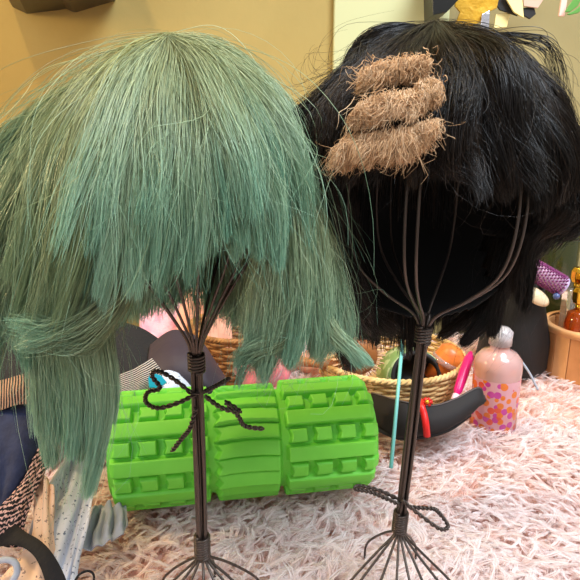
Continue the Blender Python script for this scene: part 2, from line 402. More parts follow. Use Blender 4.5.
# ------------------------------------------------------------------ teal wig
def cap(c, rad, keep, name, m, parent, nu=64, nv=40):
    v = []; f = []
    for j in range(nv + 1):
        th = math.pi * j / nv
        for i in range(nu):
            a = 2 * math.pi * i / nu
            v.append((c[0] + rad[0] * math.sin(th) * math.cos(a), c[1] + rad[1] * math.sin(th) * math.sin(a), c[2] + rad[2] * math.cos(th)))
    for j in range(nv):
        for i in range(nu):
            q = (j * nu + i, j * nu + (i + 1) % nu, (j + 1) * nu + (i + 1) % nu, (j + 1) * nu + i)
            ctr = np.mean([v[k] for k in q], 0)
            if keep(ctr): f.append(q)
    b = MB(); b.add(v, f); return b.build(name, m, parent, solid=0.0012)
def gl(root, *pts): return [W(*root)] + [W(*p) for p in pts]

m_teal = hair_mat('teal_green_hair', [(0, srgb(98, 106, 66)), (0.5, srgb(156, 166, 122)), (1, srgb(212, 220, 178))], None, 0.36, 0.28, 0.55,
                  tip_stops=[(0, srgb(84, 136, 112)), (0.5, srgb(136, 190, 160)), (1, srgb(190, 228, 200))])
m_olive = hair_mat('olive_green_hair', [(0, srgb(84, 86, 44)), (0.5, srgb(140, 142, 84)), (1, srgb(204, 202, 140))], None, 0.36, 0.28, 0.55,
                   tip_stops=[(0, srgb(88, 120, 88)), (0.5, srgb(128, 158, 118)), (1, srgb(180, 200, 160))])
wg = thing('wig', 'teal green shaggy bob wig with fringe and one long side lock', 'wig', (tl[0], tl[1], tl[2] + .10))
CG = (-0.060, 0.343, 0.290)
cap(CG, (0.073, 0.078, 0.083), lambda p: (p[2] > 0.315 or p[1] > CG[1] + 0.01) and p[2] > 0.235, 'wig_cap', mat('teal_wig_cap', srgb(60, 84, 66), 0.9), wg)
R0 = (168, 38, 0.336)
front = [
 gl(R0, (118, 72, .325), (62, 102, .31), (10, 130, .30), (-50, 172, .29)),
 gl(R0, (114, 74, .315), (60, 116, .295), (8, 172, .285), (-40, 260, .28)),
 gl(R0, (112, 78, .305), (60, 130, .28), (14, 205, .27), (-22, 330, .27)),
 gl(R0, (110, 72, .30), (64, 140, .27), (30, 240, .26), (2, 350, .265)),
 gl(R0, (122, 76, .29), (88, 150, .26), (62, 240, .25), (36, 340, .255)),
 gl(R0, (136, 80, .285), (112, 160, .252), (92, 240, .243), (70, 318, .248)),
 gl(R0, (150, 82, .28), (134, 165, .247), (120, 240, .237), (104, 310, .242)),
 gl(R0, (164, 84, .278), (158, 165, .245), (150, 240, .235), (140, 308, .24)),
 gl(R0, (178, 84, .278), (180, 160, .245), (180, 225, .236), (172, 285, .24)),
 gl(R0, (190, 82, .28), (202, 155, .247), (206, 215, .24), (206, 280, .243)),
 gl(R0, (202, 78, .285), (222, 150, .25), (232, 205, .245), (236, 258, .248)),
 gl(R0, (214, 74, .29), (242, 140, .258), (256, 200, .252), (262, 262, .255)),
 gl(R0, (218, 74, .295), (254, 134, .267), (278, 200, .262), (284, 290, .265)),
 gl(R0, (222, 68, .305), (266, 124, .28), (296, 195, .275), (306, 310, .278)),
 gl(R0, (224, 60, .32), (272, 112, .30), (300, 188, .295), (326, 310, .295)),
 gl(R0, (220, 52, .335), (274, 102, .325), (304, 184, .32), (340, 300, .315)),
]
def behind(c, rad, zend, n, spread=1.1, a0=-95, a1=95, drop=0.0, puff=(1.08, 1.14, 1.2)):
    """guides over the back of the head; 180 is straight back"""
    g = []
    for k in range(n):
        a = math.radians(a0 + (a1 - a0) * k / (n - 1)); q = []
        for th, s_ in zip((8, 40, 80), puff):
            t_ = math.radians(th)
            q.append((c[0] + rad[0] * s_ * math.sin(t_) * math.sin(a), c[1] + rad[1] * s_ * math.sin(t_) * math.cos(a), c[2] + rad[2] * s_ * math.cos(t_)))
        ze = zend + drop * math.sin(a) ** 2; q.append((c[0] + rad[0] * spread * 1.06 * math.sin(a), c[1] + rad[1] * spread * 1.05 * math.cos(a), (c[2] + ze) / 2))
        q.append((c[0] + rad[0] * spread * math.sin(a), c[1] + rad[1] * spread * .95 * math.cos(a), ze + 0.006 * math.sin(k * 2.3)))
        g.append(q)
    return g
rgb_ = (0.073, 0.078, 0.083)
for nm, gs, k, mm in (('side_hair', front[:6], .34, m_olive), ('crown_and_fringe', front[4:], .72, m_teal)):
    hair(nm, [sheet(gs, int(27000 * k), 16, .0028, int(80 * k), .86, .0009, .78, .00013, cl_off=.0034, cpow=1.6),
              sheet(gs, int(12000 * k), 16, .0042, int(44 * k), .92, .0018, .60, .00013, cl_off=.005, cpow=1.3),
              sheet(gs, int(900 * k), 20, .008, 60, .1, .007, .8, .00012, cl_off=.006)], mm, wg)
hair('back_hair', [sheet(behind(CG, rgb_, .185, 12, 1.06, puff=(1.02, 1.04, 1.07)), 6000, 14, .004, 50, .5, .001, .8, .00028)], m_teal, wg)
rt = [
 gl((250, 180, .275), (262, 230, .27), (262, 290, .268), (252, 345, .268), (238, 392, .27)),
 gl((262, 170, .275), (276, 230, .268), (272, 290, .265), (262, 350, .265), (256, 398, .268)),
 gl((275, 170, .28), (290, 230, .272), (292, 290, .268), (288, 345, .268), (284, 372, .27)),
 gl((285, 170, .285), (302, 230, .276), (308, 290, .272), (300, 350, .27), (296, 392, .272)),
 gl((292, 165, .29), (312, 230, .285), (322, 285, .28), (320, 340, .278), (312, 365, .28)),
 gl((294, 160, .30), (312, 225, .295), (326, 280, .29), (330, 320, .29), (324, 352, .29)),
 gl((297, 160, .31), (315, 220, .305), (330, 262, .30), (341, 290, .30), (337, 322, .30)),
]
hair('side_lock', [sheet(rt, 11000, 14, .0036, 16, .88, .0014, .66, .00014, cl_off=.006),
                   sheet([gl((300, 270, .275), (315, 310, .27), (330, 335, .268), (352, 352, .268), (368, 372, .268)),
                          gl((306, 262, .275), (322, 305, .27), (336, 328, .268), (356, 350, .268), (372, 366, .268))], 800, 12, .0015, 4, .8, .0006, .85, .00014, cl_off=.001),
                   sheet([gl((300, 300, .265), (290, 325, .262), (262, 338, .262), (240, 352, .262), (236, 375, .262)),
                          gl((304, 312, .265), (288, 338, .262), (266, 348, .262), (246, 360, .262), (240, 385, .262))], 600, 12, .002, 5, .6, .001, .8, .00013, cl_off=.002),
                   sheet(rt, 260, 14, .006, 40, .1, .009, .8, .00008)], m_teal, wg)
longl = [
 gl((52, 200, .28), (42, 270, .275), (46, 330, .27), (46, 410, .27), (52, 490, .272)),
 gl((62, 200, .275), (56, 270, .268), (60, 330, .262), (64, 415, .262), (62, 508, .266)),
 gl((72, 200, .27), (72, 270, .262), (76, 330, .258), (82, 415, .258), (74, 516, .262)),
 gl((84, 200, .27), (86, 270, .262), (94, 335, .258), (102, 405, .26), (88, 504, .265)),
 gl((94, 200, .275), (98, 270, .27), (108, 335, .265), (118, 398, .265), (102, 480, .27)),
]
hair('long_lock', [sheet(longl, 10000, 14, .003, 14, .75, .0009, .78, .00014, cl_off=.003),
                   sheet([gl((120, 262, .252), (100, 300, .248), (74, 322, .246), (46, 330, .248), (20, 345, .255)),
                          gl((140, 270, .25), (118, 308, .246), (86, 336, .244), (60, 336, .246), (34, 322, .25))], 900, 12, .003, 10, .4, .0015, .8, .00013),
                   sheet(longl, 140, 14, .006, 30, .1, .009, .8, .00008)], m_teal, wg)
leftl = [
 gl((0, 180, .29), (-24, 260, .285), (-30, 330, .285), (-35, 420, .285)),
 gl((10, 180, .29), (0, 250, .285), (-4, 320, .285), (-8, 352, .285)),
 gl((30, 190, .285), (22, 260, .28), (20, 310, .28), (14, 345, .28)),
 gl((45, 200, .28), (38, 270, .275), (34, 340, .272), (30, 392, .272)),
 gl((60, 210, .28), (52, 270, .275), (48, 330, .272), (44, 380, .272)),
]
hair('side_lock', [sheet(leftl, 6500, 14, .004, 16, .6, .001, .8, .00014), sheet(leftl, 140, 14, .006, 40, .1, .010, .9, .00008)], m_teal, wg)
inner = [gl((100, 200, .30), (105, 260, .30), (110, 310, .30), (105, 345, .30)),
         gl((140, 200, .33), (142, 260, .34), (140, 300, .345), (135, 330, .345)),
         gl((180, 200, .36), (176, 250, .37), (172, 290, .37), (165, 318, .37)),
         gl((215, 200, .36), (225, 250, .37), (225, 290, .365), (220, 330, .36)),
         gl((250, 200, .33), (252, 260, .33), (250, 320, .325), (240, 350, .325)),
         gl((280, 200, .30), (282, 260, .30), (285, 320, .295), (280, 350, .295))]
hair('inner_hair', [sheet(inner, 4500, 12, .004, 30, .5, .0012, .75, .0002)], m_teal, wg)

# ------------------------------------------------------------------ black wig
m_blk = hair_mat('black_hair', [(0, srgb(13, 9, 7)), (0.6, srgb(26, 19, 14)), (1, srgb(60, 44, 30))], None, 0.34, 0.05, 0.34)
m_tan = hair_mat('tan_weft_fibre', [(0, srgb(168, 124, 84)), (0.5, srgb(226, 184, 138)), (1, srgb(250, 222, 184))], None, 0.6, 0.2, 0.3)
wb = thing('wig', 'short black layered wig with frayed tan strips across the front', 'wig', (tr[0], tr[1], tr[2] + .10))
CB = (0.096, 0.372, 0.292); rb_ = (0.080, 0.080, 0.084)
cap(CB, rb_, lambda p: (p[2] > 0.322 or p[1] > CB[1] + 0.008) and p[2] > 0.208 and not (p[0] > CB[0] + .05 and p[2] < .26), 'wig_cap', mat('black_wig_cap', srgb(10, 9, 9), 0.9), wb)
K0 = (436, 24, 0.37)
bf = [
 gl(K0, (395, 50, .355), (354, 82, .35), (316, 102, .345), (287, 106, .345)),
 gl(K0, (388, 55, .345), (344, 94, .33), (310, 124, .325), (294, 150, .325)),
 gl(K0, (378, 58, .335), (336, 105, .315), (318, 148, .31), (312, 190, .312)),
 gl(K0, (386, 62, .325), (350, 112, .303), (334, 144, .298), (324, 180, .30)),
 gl(K0, (398, 64, .32), (372, 112, .297), (358, 146, .29), (350, 174, .29)),
 gl(K0, (412, 65, .315), (396, 112, .293), (386, 148, .286), (380, 172, .286)),
 gl(K0, (428, 65, .312), (422, 112, .291), (416, 150, .284), (414, 180, .284)),
 gl(K0, (444, 64, .312), (448, 112, .291), (450, 150, .284), (450, 188, .284)),
 gl(K0, (458, 62, .315), (474, 112, .293), (480, 155, .286), (482, 196, .287)),
 gl(K0, (474, 58, .32), (500, 108, .30), (510, 160, .294), (512, 205, .296)),
 gl(K0, (490, 54, .33), (524, 104, .312), (540, 165, .306), (542, 222, .308)),
 gl(K0, (496, 56, .345), (538, 104, .33), (562, 160, .325), (560, 218, .325)),
 gl(K0, (498, 50, .36), (548, 98, .352), (576, 160, .35), (582, 212, .35)),
]
bk = behind(CB, rb_, .148, 15, 1.04, drop=.125, puff=(1.03, 1.05, 1.08))
hair('crown_and_fringe', [sheet(bf, 24000, 16, .003, 64, .78, .0012, .82, .00016, cl_off=.005, cpow=1.0, wave=.0028),
                          sheet(bf, 9000, 16, .0045, 30, .85, .0024, .6, .00015, cl_off=.008, cpow=.9, wave=.0055),
                          sheet(bf, 320, 16, .008, 60, .1, .011, .85, .00009, cl_off=.008)], m_blk, wb)
hair('back_hair', [sheet(bk, 13000, 14, .004, 60, .4, .001, .9, .00036)], m_blk, wb)
sw = [
 gl((500, 180, .43), (496, 235, .43), (478, 285, .43), (452, 318, .425), (424, 336, .42)),
 gl((512, 175, .42), (508, 235, .42), (492, 285, .42), (468, 322, .415), (440, 344, .41)),
 gl((524, 170, .41), (520, 230, .41), (504, 280, .41), (486, 322, .40), (460, 352, .40)),
 gl((534, 165, .40), (530, 220, .40), (512, 270, .40), (500, 315, .395), (482, 352, .39)),
 gl((544, 165, .39), (540, 205, .39), (520, 245, .39), (508, 290, .385), (504, 340, .38)),
 gl((558, 165, .37), (558, 195, .37), (540, 222, .37), (524, 248, .37), (520, 300, .37)),
 gl((570, 165, .36), (576, 190, .36), (566, 212, .36), (548, 228, .36), (532, 244, .36)),
]
sl = [
 gl((352, 160, .42), (346, 220, .42), (356, 270, .42), (376, 305, .42), (398, 325, .42)),
 gl((340, 155, .38), (334, 215, .38), (342, 270, .38), (358, 312, .38), (378, 338, .38)),
 gl((328, 150, .325), (322, 215, .32), (330, 270, .32), (344, 315, .32), (356, 346, .325)),
 gl((318, 150, .33), (312, 210, .325), (318, 265, .325), (332, 305, .325), (340, 338, .33)),
]
hair('side_lock', [sheet(sw, 12000, 14, .003, 24, .85, .0014, .72, .00017, cl_off=.003, wave=.0035), sheet(sw, 260, 14, .008, 40, .1, .011, .85, .00009)], m_blk, wb)
hair('side_lock', [sheet(sl, 7000, 14, .0042, 18, .65, .0012, .82, .0002, cl_off=.004, wave=.004), sheet(sl, 120, 14, .006, 40, .1, .01, .85, .00009)], m_blk, wb)
hair('raised_lock', [sheet([gl((428, 27, .365), (398, 24, .355), (372, 30, .35), (355, 46, .35), (343, 66, .35)),
                            gl((428, 31, .365), (400, 30, .355), (378, 36, .35), (360, 50, .35), (349, 68, .35))], 420, 16, .0010, 3, .5, .001, .9, .0002, cl_off=.001, wave=0)], m_blk, wb)
hair('flyaway_lock', [sheet([gl((480, 34, .37), (515, 34, .365), (546, 40, .36), (560, 66, .36), (566, 112, .36)),
                            gl((484, 40, .37), (516, 42, .365), (542, 52, .36), (556, 80, .36), (568, 126, .36))], 55, 40, .0014, 4, .4, .003, .9, .00016, cl_off=.002)], m_blk, wb)
hair('flyaway_strands', [sheet([gl((370, 50, .35), (335, 62, .35), (318, 50, .35), (345, 20, .35), (420, 8, .35)),
                            gl((380, 50, .35), (322, 80, .35), (300, 84, .35), (306, 66, .35), (340, 50, .35))], 12, 60, .003, 5, .1, .004, .5, .0001)], m_blk, wb)
def weft(rows, n, fr):
    rows = [[(a, b_, c_ - .009) for a, b_, c_ in r] for r in rows]
    """frayed strip of short tan fibre: upper edge to lower edge"""
    top, bot = rows; g = [[W(*a), (W(*a) + W(*c)) / 2 + np.array((0, -.002, .0)), W(*c)] for a, c in zip(top, bot)]
    a = sheet(g, int(n * 2.6), 8, .0012, 34, .45, fr * .5, .85, .00017, cl_off=.0015, rootspread=.8)
    c = sheet(g, n // 3, 8, .0020, 30, .2, fr * 1.5, .9, .00014, cl_off=.0025, rootspread=.8)
    return [a, c]
yb = .283
hair('tan_strip', weft(([(366, 72, .300), (385, 66, .298), (405, 61, .297), (428, 59, .296)], [(354, 84, .296), (378, 82, .294), (402, 80, .292), (426, 76, .291)]), 1100, .0016), m_tan, wb)
hair('tan_strip', weft(([(420, 82, .289), (430, 81, .289), (437, 84, .289)], [(418, 104, .286), (426, 106, .286), (435, 104, .286)]), 380, .0010), m_tan, wb)
hair('tan_strip', weft(([(362, 106, .288), (382, 98, .288), (402, 95, .288), (418, 93, .288)], [(346, 130, .283), (368, 125, .283), (394, 117, .283), (420, 114, .283)]), 1400, .0018), m_tan, wb)
hair('tan_strip', weft(([(348, 140, .285), (368, 136, .284), (392, 132, .283), (410, 130, .282), (436, 122, .282)], [(327, 170, .282), (352, 163, .281), (385, 160, .280), (410, 160, .280), (438, 134, .280)]), 1700, .002), m_tan, wb)

# ------------------------------------------------------------------ green foam roller
m_green = mat('lime_green_foam', srgb(116, 210, 68), 0.5, noise=(30, srgb(108, 202, 62), 0.35, 0.7))
A0 = Vector((-0.164, 0.466, 0.050)); A1 = Vector((0.0755, 0.503, 0.052)); ax = (A1 - A0).normalized(); LEN = (A1 - A0).length
rl = thing('foam_roller', 'lime green ridged foam massage roller lying on the rug', 'foam roller', ((A0 + A1) / 2)[:2] + (-0.008,) if False else tuple(((A0 + A1) / 2).xy) + (-0.008,))
e1 = Vector((0, 0, 1)); e2 = ax.cross(e1).normalized()
def ss(a, b_, x): x = np.clip((x - a) / (b_ - a), 0, 1); return x * x * (3 - 2 * x)
nu, nv = 420, 400
U = np.linspace(0, 1, nu); ph = np.linspace(0, 1, nv, endpoint=False)
UU, PH = np.meshgrid(U, ph)
def bar(fr, lo, hi, e): return ss(lo, lo + e, fr) * (1 - ss(hi - e, hi, fr))
rows_n = 20
rr = PH * rows_n + 0.12; row = np.floor(rr).astype(int); fr = rr - row
hgt = np.zeros_like(UU)
for (u0, u1) in ((0.0, 0.365), (0.635, 1.0)):
    s_ = (UU - u0) / (u1 - u0); ins = (s_ >= 0) & (s_ <= 1)
    longbar = bar(fr, -0.0, 1.0, 0.13) * bar(s_, 0.02, 0.98, 0.03)
    nb = 4; q = s_ * nb; fb = q - np.floor(q)
    arrow = 0.16 + 0.12 * (1 - np.abs(fr - .5) * 2)
    blocks = bar(fr, 0.04, 0.96, 0.14) * ss(arrow, arrow + 0.10, fb) * (1 - ss(0.93, 1.0, fb))
    blocks = blocks * 0.92
    h = np.where(row % 2 == 0, longbar, blocks)
    hgt = np.where(ins, h, hgt)
s_ = (UU - 0.365) / 0.27; ins = (s_ > 0) & (s_ < 1)
r2 = PH * 21 + 0.35 + 0.16 * np.sin(s_ * 3.14); row2 = np.floor(r2); f2 = r2 - row2
h2 = (0.45 + 0.55 * f2) * bar(f2, 0.0, 1.0, 0.10) * ss(0.03 + 0.07 * (1 - np.abs(f2 - .5) * 2), 0.10 + 0.08 * (1 - np.abs(f2 - .5) * 2), s_) * (1 - ss(0.93, 0.98, s_))
h2 = np.where(row2 % 2 == 0, h2, h2 * 0.85)
hgt = np.where(ins, h2, hgt)
edge = 1 - 0.10 * (ss(0.965, 1.0, UU) + ss(0.035, 0.0, UU) * 0 + (1 - ss(0.0, 0.035, UU)))
RR = (0.0455 + 0.0085 * hgt) * edge
ang = PH * 2 * math.pi
P = np.array(A0)[None, None, :] + UU[..., None] * LEN * np.array(ax) + RR[..., None] * (np.cos(ang)[..., None] * np.array(e1) + np.sin(ang)[..., None] * np.array(e2))
ring = lambda r, u: [tuple(A0 + ax * (u * LEN) + r * (math.cos(a) * e1 + math.sin(a) * e2)) for a in ph * 2 * math.pi]
b = MB(); v = [tuple(p) for p in P.transpose(1, 0, 2).reshape(-1, 3)]
v = ring(.037, .0) + v + ring(.037, 1.0); nr = nu + 2
v += ring(.037, 1.0); 
f = [(i * nv + k, (i + 1) * nv + k, (i + 1) * nv + (k + 1) % nv, i * nv + (k + 1) % nv) for i in range(nr - 1) for k in range(nv)]
f += [((nr - 1) * nv + k, k, (k + 1) % nv, (nr - 1) * nv + (k + 1) % nv) for k in range(nv)]
b.add(v, f); b.build('foam_sleeve', m_green, rl)
b = MB(); n = 64
rg = lambda r, u: [tuple(A0 + ax * (u * LEN) + r * (math.cos(a) * e1 + math.sin(a) * e2)) for a in np.linspace(0, 2 * math.pi, n, endpoint=False)]
v = rg(.0368, .004) + rg(.0368, .996) + rg(.0335, .996) + rg(.0335, .004)
b.add(v, [(i * n + k, ((i + 1) % 4) * n + k, ((i + 1) % 4) * n + (k + 1) % n, i * n + (k + 1) % n) for i in range(4) for k in range(n)])
b.build('core_tube', mat('core_plastic', srgb(40, 42, 40), 0.5), rl)

# ------------------------------------------------------------------ baskets
def basket(label, c, rt_, rb, z0, z1, nr_, mats, stakes=26, group=None, tilt=0):
    t = thing('wicker_basket', label, 'basket', (c[0], c[1], z0))
    m1, m2 = mats
    for k in range(nr_):
        f_ = k / (nr_ - 1); z = z0 + (z1 - z0) * f_; r = rb + (rt_ - rb) * f_ ** 0.7
        n = stakes * 8; pts = []
        for i in range(n):
            a = 2 * math.pi * i / n; rr_ = r + 0.0018 * math.cos(stakes / 2 * a + math.pi * (k % 2))
            pts.append((c[0] + rr_ * math.cos(a), c[1] + rr_ * math.sin(a), z + 0.0006 * math.sin(a * 7 + k)))
        if k == 0: b = MB()
        b.tube(pts, (z1 - z0) / nr_ * 0.56, 6, closed=True)
    b.build('woven_wall', m1, t)
    b = MB()
    for i in range(stakes):
        a = 2 * math.pi * i / stakes
        b.tube([(c[0] + (rb + (rt_ - rb) * q ** .7) * math.cos(a), c[1] + (rb + (rt_ - rb) * q ** .7) * math.sin(a), z0 + (z1 - z0) * q) for q in np.linspace(0, 1, 8)], 0.0014, 6)
    b.build('stakes', m1, t)
    b = MB(); n = 160
    for s_ in range(3):
        b.tube([(c[0] + (rt_ + .0022 * math.cos(28 * a + s_ * 2.09)) * math.cos(a), c[1] + (rt_ + .0022 * math.cos(28 * a + s_ * 2.09)) * math.sin(a), z1 + .0022 * math.sin(28 * a + s_ * 2.09)) for a in np.linspace(0, 2 * math.pi, n, endpoint=False)], 0.0024, 6, closed=True)
    b.build('rim', m2, t)
    b = MB(); b.lathe([(0.001, z0), (rb, z0), (rb, z0 + .002), (0.001, z0 + .002)], (c[0], c[1], 0), 40); b.build('basket_base', m1, t)
    return t
m_wick = mat('pale_wicker', srgb(222, 186, 128), 0.6, noise=(80, srgb(190, 148, 90), 0.35, 0.7))
m_wick2 = mat('brown_wicker', srgb(176, 120, 62), 0.6, noise=(90, srgb(120, 76, 36), 0.35, 0.7))
BC = (0.135, 0.715)
basket('round pale wicker basket full of trinkets behind the black shoe', BC, 0.098, 0.078, -0.012, 0.050, 17, (m_wick, m_wick))
BC2 = (-0.075, 0.80)
basket('brown wicker basket behind the left end of the green roller', BC2, 0.075, 0.06, -0.012, 0.062, 14, (m_wick2, m_wick2))

# hair brush with bristles in the basket
hb = thing('hair_brush', 'round wooden hair brush with stiff bristles lying in the pale basket', 'hair brush', tuple(W(360, 352, .66)))
m_br = mat('brush_wood', srgb(176, 112, 62), 0.45, noise=(40, srgb(150, 88, 44), 0.35, 0.7))
bc = Vector(W(358, 357, .66)); rot = Matrix.Rotation(math.radians(100), 4, 'X') @ Matrix.Rotation(math.radians(10), 4, 'Y')
pr = [(0.001, -.010), (.018, -.009), (.024, -.004), (.026, 0), (.024, .005), (.016, .008), (.001, .009)]
b = MB(); b.lathe(pr, tuple(bc), 36, rot); b.build('brush_head', m_br, hb)
b = MB()
for i in range(70):
    a = 2 * math.pi * i / 70 ; zo = ((i * 5) % 3 - 1) * .004
    p0 = bc + rot @ Vector((.022 * math.cos(a), .022 * math.sin(a), zo)); p1 = bc + rot @ Vector((.034 * math.cos(a), .034 * math.sin(a), zo * 1.6))
    b.tube([p0, p1], [.0009, .0009], 5)
o = b.build('bristles', mat('pale_bristle', srgb(226, 178, 138), 0.5), hb); 
hd = bc + Vector((-.02, .0, -.012)); b = MB(); b.tube([hd, hd + Vector((-.035, .02, -.004)), hd + Vector((-.07, .035, -.006))], [.007, .006, .008], 12); b.build('handle', m_br, hb)

# green patterned tin with dark opening
m_tin = mat('green_leaf_print', srgb(112, 140, 82), 0.5, noise=(55, srgb(160, 176, 128), 0.52, 0.56))
tc_ = W(412, 368, .70); tn = thing('fabric_case', 'green leaf patterned round case with dark opening in the pale basket', 'case', tuple(tc_))
rot = Matrix.Rotation(math.radians(68), 4, 'X') @ Matrix.Rotation(math.radians(4), 4, 'Y')
b = MB(); b.lathe([(.031, -.001), (.035, 0), (.040, -.03), (.042, -.05), (.036, -.062), (.001, -.064), (.001, -.060), (.033, -.056), (.036, -.03), (.031, -.001)], tuple(tc_ + np.array((0, -.03, .0))), 48, rot, cap=False); b.build('shell', m_tin, tn)
b = MB(); b.lathe([(.034, 0), (.0305, .002), (.0275, .0), (.0290, -.03), (.0001, -.032)], tuple(tc_ + np.array((0, -.030, .0))), 48, rot, cap=False); b.build('lining', mat('black_lining', srgb(16, 14, 14), 0.5), tn)

m_or = mat('orange_plastic', srgb(222, 124, 52), 0.35, noise=(50, srgb(196, 96, 40), 0.4, 0.7))
oc = W(446, 362, .69); b = MB(); b.lathe([(.001, -.03), (.016, -.028), (.019, 0), (.017, .018), (.009, .024), (.001, .025)], tuple(oc), 32, Matrix.Rotation(.5, 4, 'Y'))
t = thing('powder_pot', 'small orange pot leaning at the right of the basket', 'pot', tuple(oc)); b.build('pot_body', m_or, t)
b = MB(); b.lathe([(.0195, -.004), (.0205, -.003), (.0205, .003), (.0185, .004)], tuple(oc), 32, Matrix.Rotation(.5, 4, 'Y')); b.build('clear_ring', mat('clear_plastic', srgb(240, 225, 215), 0.1, trans=0.8), t)

# ------------------------------------------------------------------ teal stick, magenta pen, pink bottle
m_tealp = mat('teal_plastic', srgb(112, 186, 180), 0.35)
s0, s1 = Vector(W(391, 468, 0.47)), Vector(W(403, 335, 0.575))
t = thing('plastic_rod', 'thin pale teal plastic rod leaning against the pale basket', 'rod', tuple(s0))
b = MB(); b.tube([s0, s0.lerp(s1, .5), s1], .0019, 12); b.build('shaft', m_tealp, t)
b = MB(); b.tube([s1, s1 + (s1 - s0).normalized() * .008], [.0026, .002], 12); b.build('end_cap', m_tealp, t)

m_mag = mat('magenta_plastic', srgb(214, 22, 112), 0.3)
p0, p1 = Vector(W(456, 396, .612)), Vector(W(471, 352, .66))
t = thing('makeup_pen', 'magenta pointed pen between the pale basket and the dotted bottle', 'pen', tuple(p0))
q = p1 - p0; b = MB(); b.tube([p0 + q * k for k in (0, .12, .5, .85, 1)], [.002, .0052, .0064, .0058, .002], 16); b.build('pen_body', m_mag, t)
b = MB(); b.tube([p0 + q * -.14, p0 + q * .02], [.0045, .0045], 12); b.build('pen_tip', mat('pale_pink_plastic', srgb(232, 190, 204), 0.4), t)

bc = W(492, 424, .615); bx, by = bc[0], bc[1]; bz = -.006
m_bot = bpy.data.materials.new('dotted_bottle_plastic'); m_bot.use_nodes = True
nt = m_bot.node_tree; N = nt.nodes; L = nt.links; p = N['Principled BSDF']; p.inputs['Roughness'].default_value = .22; p.inputs['Transmission Weight'].default_value = .35
tc = N.new('ShaderNodeTexCoord'); vo = N.new('ShaderNodeTexVoronoi'); vo.inputs['Scale'].default_value = 120; L.new(tc.outputs['Object'], vo.inputs[0])
dr = N.new('ShaderNodeValToRGB'); dr.color_ramp.elements[0].position = .50; dr.color_ramp.elements[1].position = .53; L.new(vo.outputs['Distance'], dr.inputs[0])
hs = N.new('ShaderNodeSeparateColor'); L.new(vo.outputs['Color'], hs.inputs[0])
cr = N.new('ShaderNodeValToRGB'); cr.color_ramp.interpolation = 'CONSTANT'; cr.color_ramp.elements[0].color = srgb(240, 130, 40); cr.color_ramp.elements[1].position = .5; cr.color_ramp.elements[1].color = srgb(206, 70, 170); e = cr.color_ramp.elements.new(.8); e.color = srgb(238, 90, 60)
L.new(hs.outputs[0], cr.inputs[0]); mx = N.new('ShaderNodeMix'); mx.data_type = 'RGBA'; L.new(dr.outputs[0], mx.inputs[0]); L.new(cr.outputs[0], mx.inputs[6]); mx.inputs[7].default_value = srgb(232, 178, 186); L.new(mx.outputs[2], p.inputs['Base Color'])
t = thing('spray_bottle', 'pink plastic bottle with orange and magenta dots on the rug', 'bottle', (bx, by, bz))
b = MB(); b.lathe([(.001, 0), (.024, 0), (.027, .004), (.0272, .068)], (bx, by, bz), 48, cap=False); b.build('dotted_sleeve', m_bot, t)
b = MB(); b.lathe([(.0270, .068), (.0275, .078), (.0265, .088), (.020, .096), (.011, .100), (.011, .112), (.009, .113), (.001, .113)], (bx, by, bz), 48, cap=False); b.build('bottle_shoulder', mat('pink_clear_plastic', srgb(236, 196, 190), 0.12, trans=0.55), t)
b = MB(); b.lathe([(.013, .106), (.013, .122), (.009, .126), (.001, .127)], (bx, by, bz), 32); b.build('cap', mat('white_clear_cap', srgb(225, 220, 225), 0.15, trans=0.4), t)

# ------------------------------------------------------------------ black shoe with a red strap
m_sh = mat('black_leatherette', srgb(24, 18, 18), 0.75); m_shi = mat('dark_brown_lining', srgb(70, 58, 56), 0.55)
sh = thing('shoe', 'black pointed flat shoe with a red strap in front of the basket', 'shoe', tuple(W(420, 436, .54)))
ys = .55
top = [W(372, 392, ys + .03), W(400, 400, ys), W(430, 405, ys - .005), W(455, 398, ys), W(478, 387, ys + .01), W(484, 398, ys + .012)]
low = [W(372, 424, ys + .02), W(398, 436, ys - .01), W(425, 434, ys - .018), W(448, 428, ys - .016), W(470, 414, ys - .004), W(484, 399, ys + .010)]
backt = [W(px_, py_ + 3, ys + .05) for px_, py_ in ((376, 392), (400, 400), (430, 405), (455, 398), (474, 391))] + [W(484, 397, ys + .022)]
backb = [np.array((p_[0], p_[1] + .03, max(p_[2] - .004, -.006))) for p_ in low[:-1]] + [W(485, 400, ys + .014)]
rows = [top, [(a + b_) / 2 + np.array((0, -.006, 0)) for a, b_ in zip(top, low)], low, [(a + b_) / 2 + np.array((0, 0, -.004)) for a, b_ in zip(low, backb)], backb, [(a + b_) / 2 + np.array((0, .004, 0)) for a, b_ in zip(backb, backt)], backt]
cloth('upper', rows, m_sh, sh, thick=.0022, nu=50, nv=40)
ins_rows = [[p_ + np.array((0, .003, -.003)) for p_ in top], [(a + b_) / 2 + np.array((0, .006, 0)) for a, b_ in zip(top, low)], [(a + b_) / 2 + np.array((0, 0, .005)) for a, b_ in zip(low, backb)], [(a + b_) / 2 + np.array((0, -.003, 0)) for a, b_ in zip(backb, backt)], [p_ + np.array((0, -.003, -.003)) for p_ in backt]]
cloth('lining', ins_rows, m_shi, sh, thick=.001, nu=50, nv=30)
b = MB(); b.tube(crom([q + np.array((0, -.002, 0)) for q in top], 40), .0007, 8); b.build('edge_binding', mat('grey_brown_edge', srgb(84, 72, 70), 0.5), sh)
b = MB(); b.tube(crom([W(374, 428, ys + .01), W(400, 438, ys - .008), W(428, 436, ys - .016), W(450, 429, ys - .012), W(470, 415, ys)], 40), .0022, 10); b.build('sole', mat('black_rubber', srgb(14, 13, 14), 0.7), sh)
m_red = mat('red_satin', srgb(205, 26, 24), 0.4)
b = MB(); b.tube(crom([W(420, 401, ys + .01), W(421, 405, ys - .012), W(424, 414, ys - .020), W(426, 425, ys - .026), W(427, 436, ys - .026)], 30), .0036, 12); b.build('red_strap', m_red, sh)
b = MB()
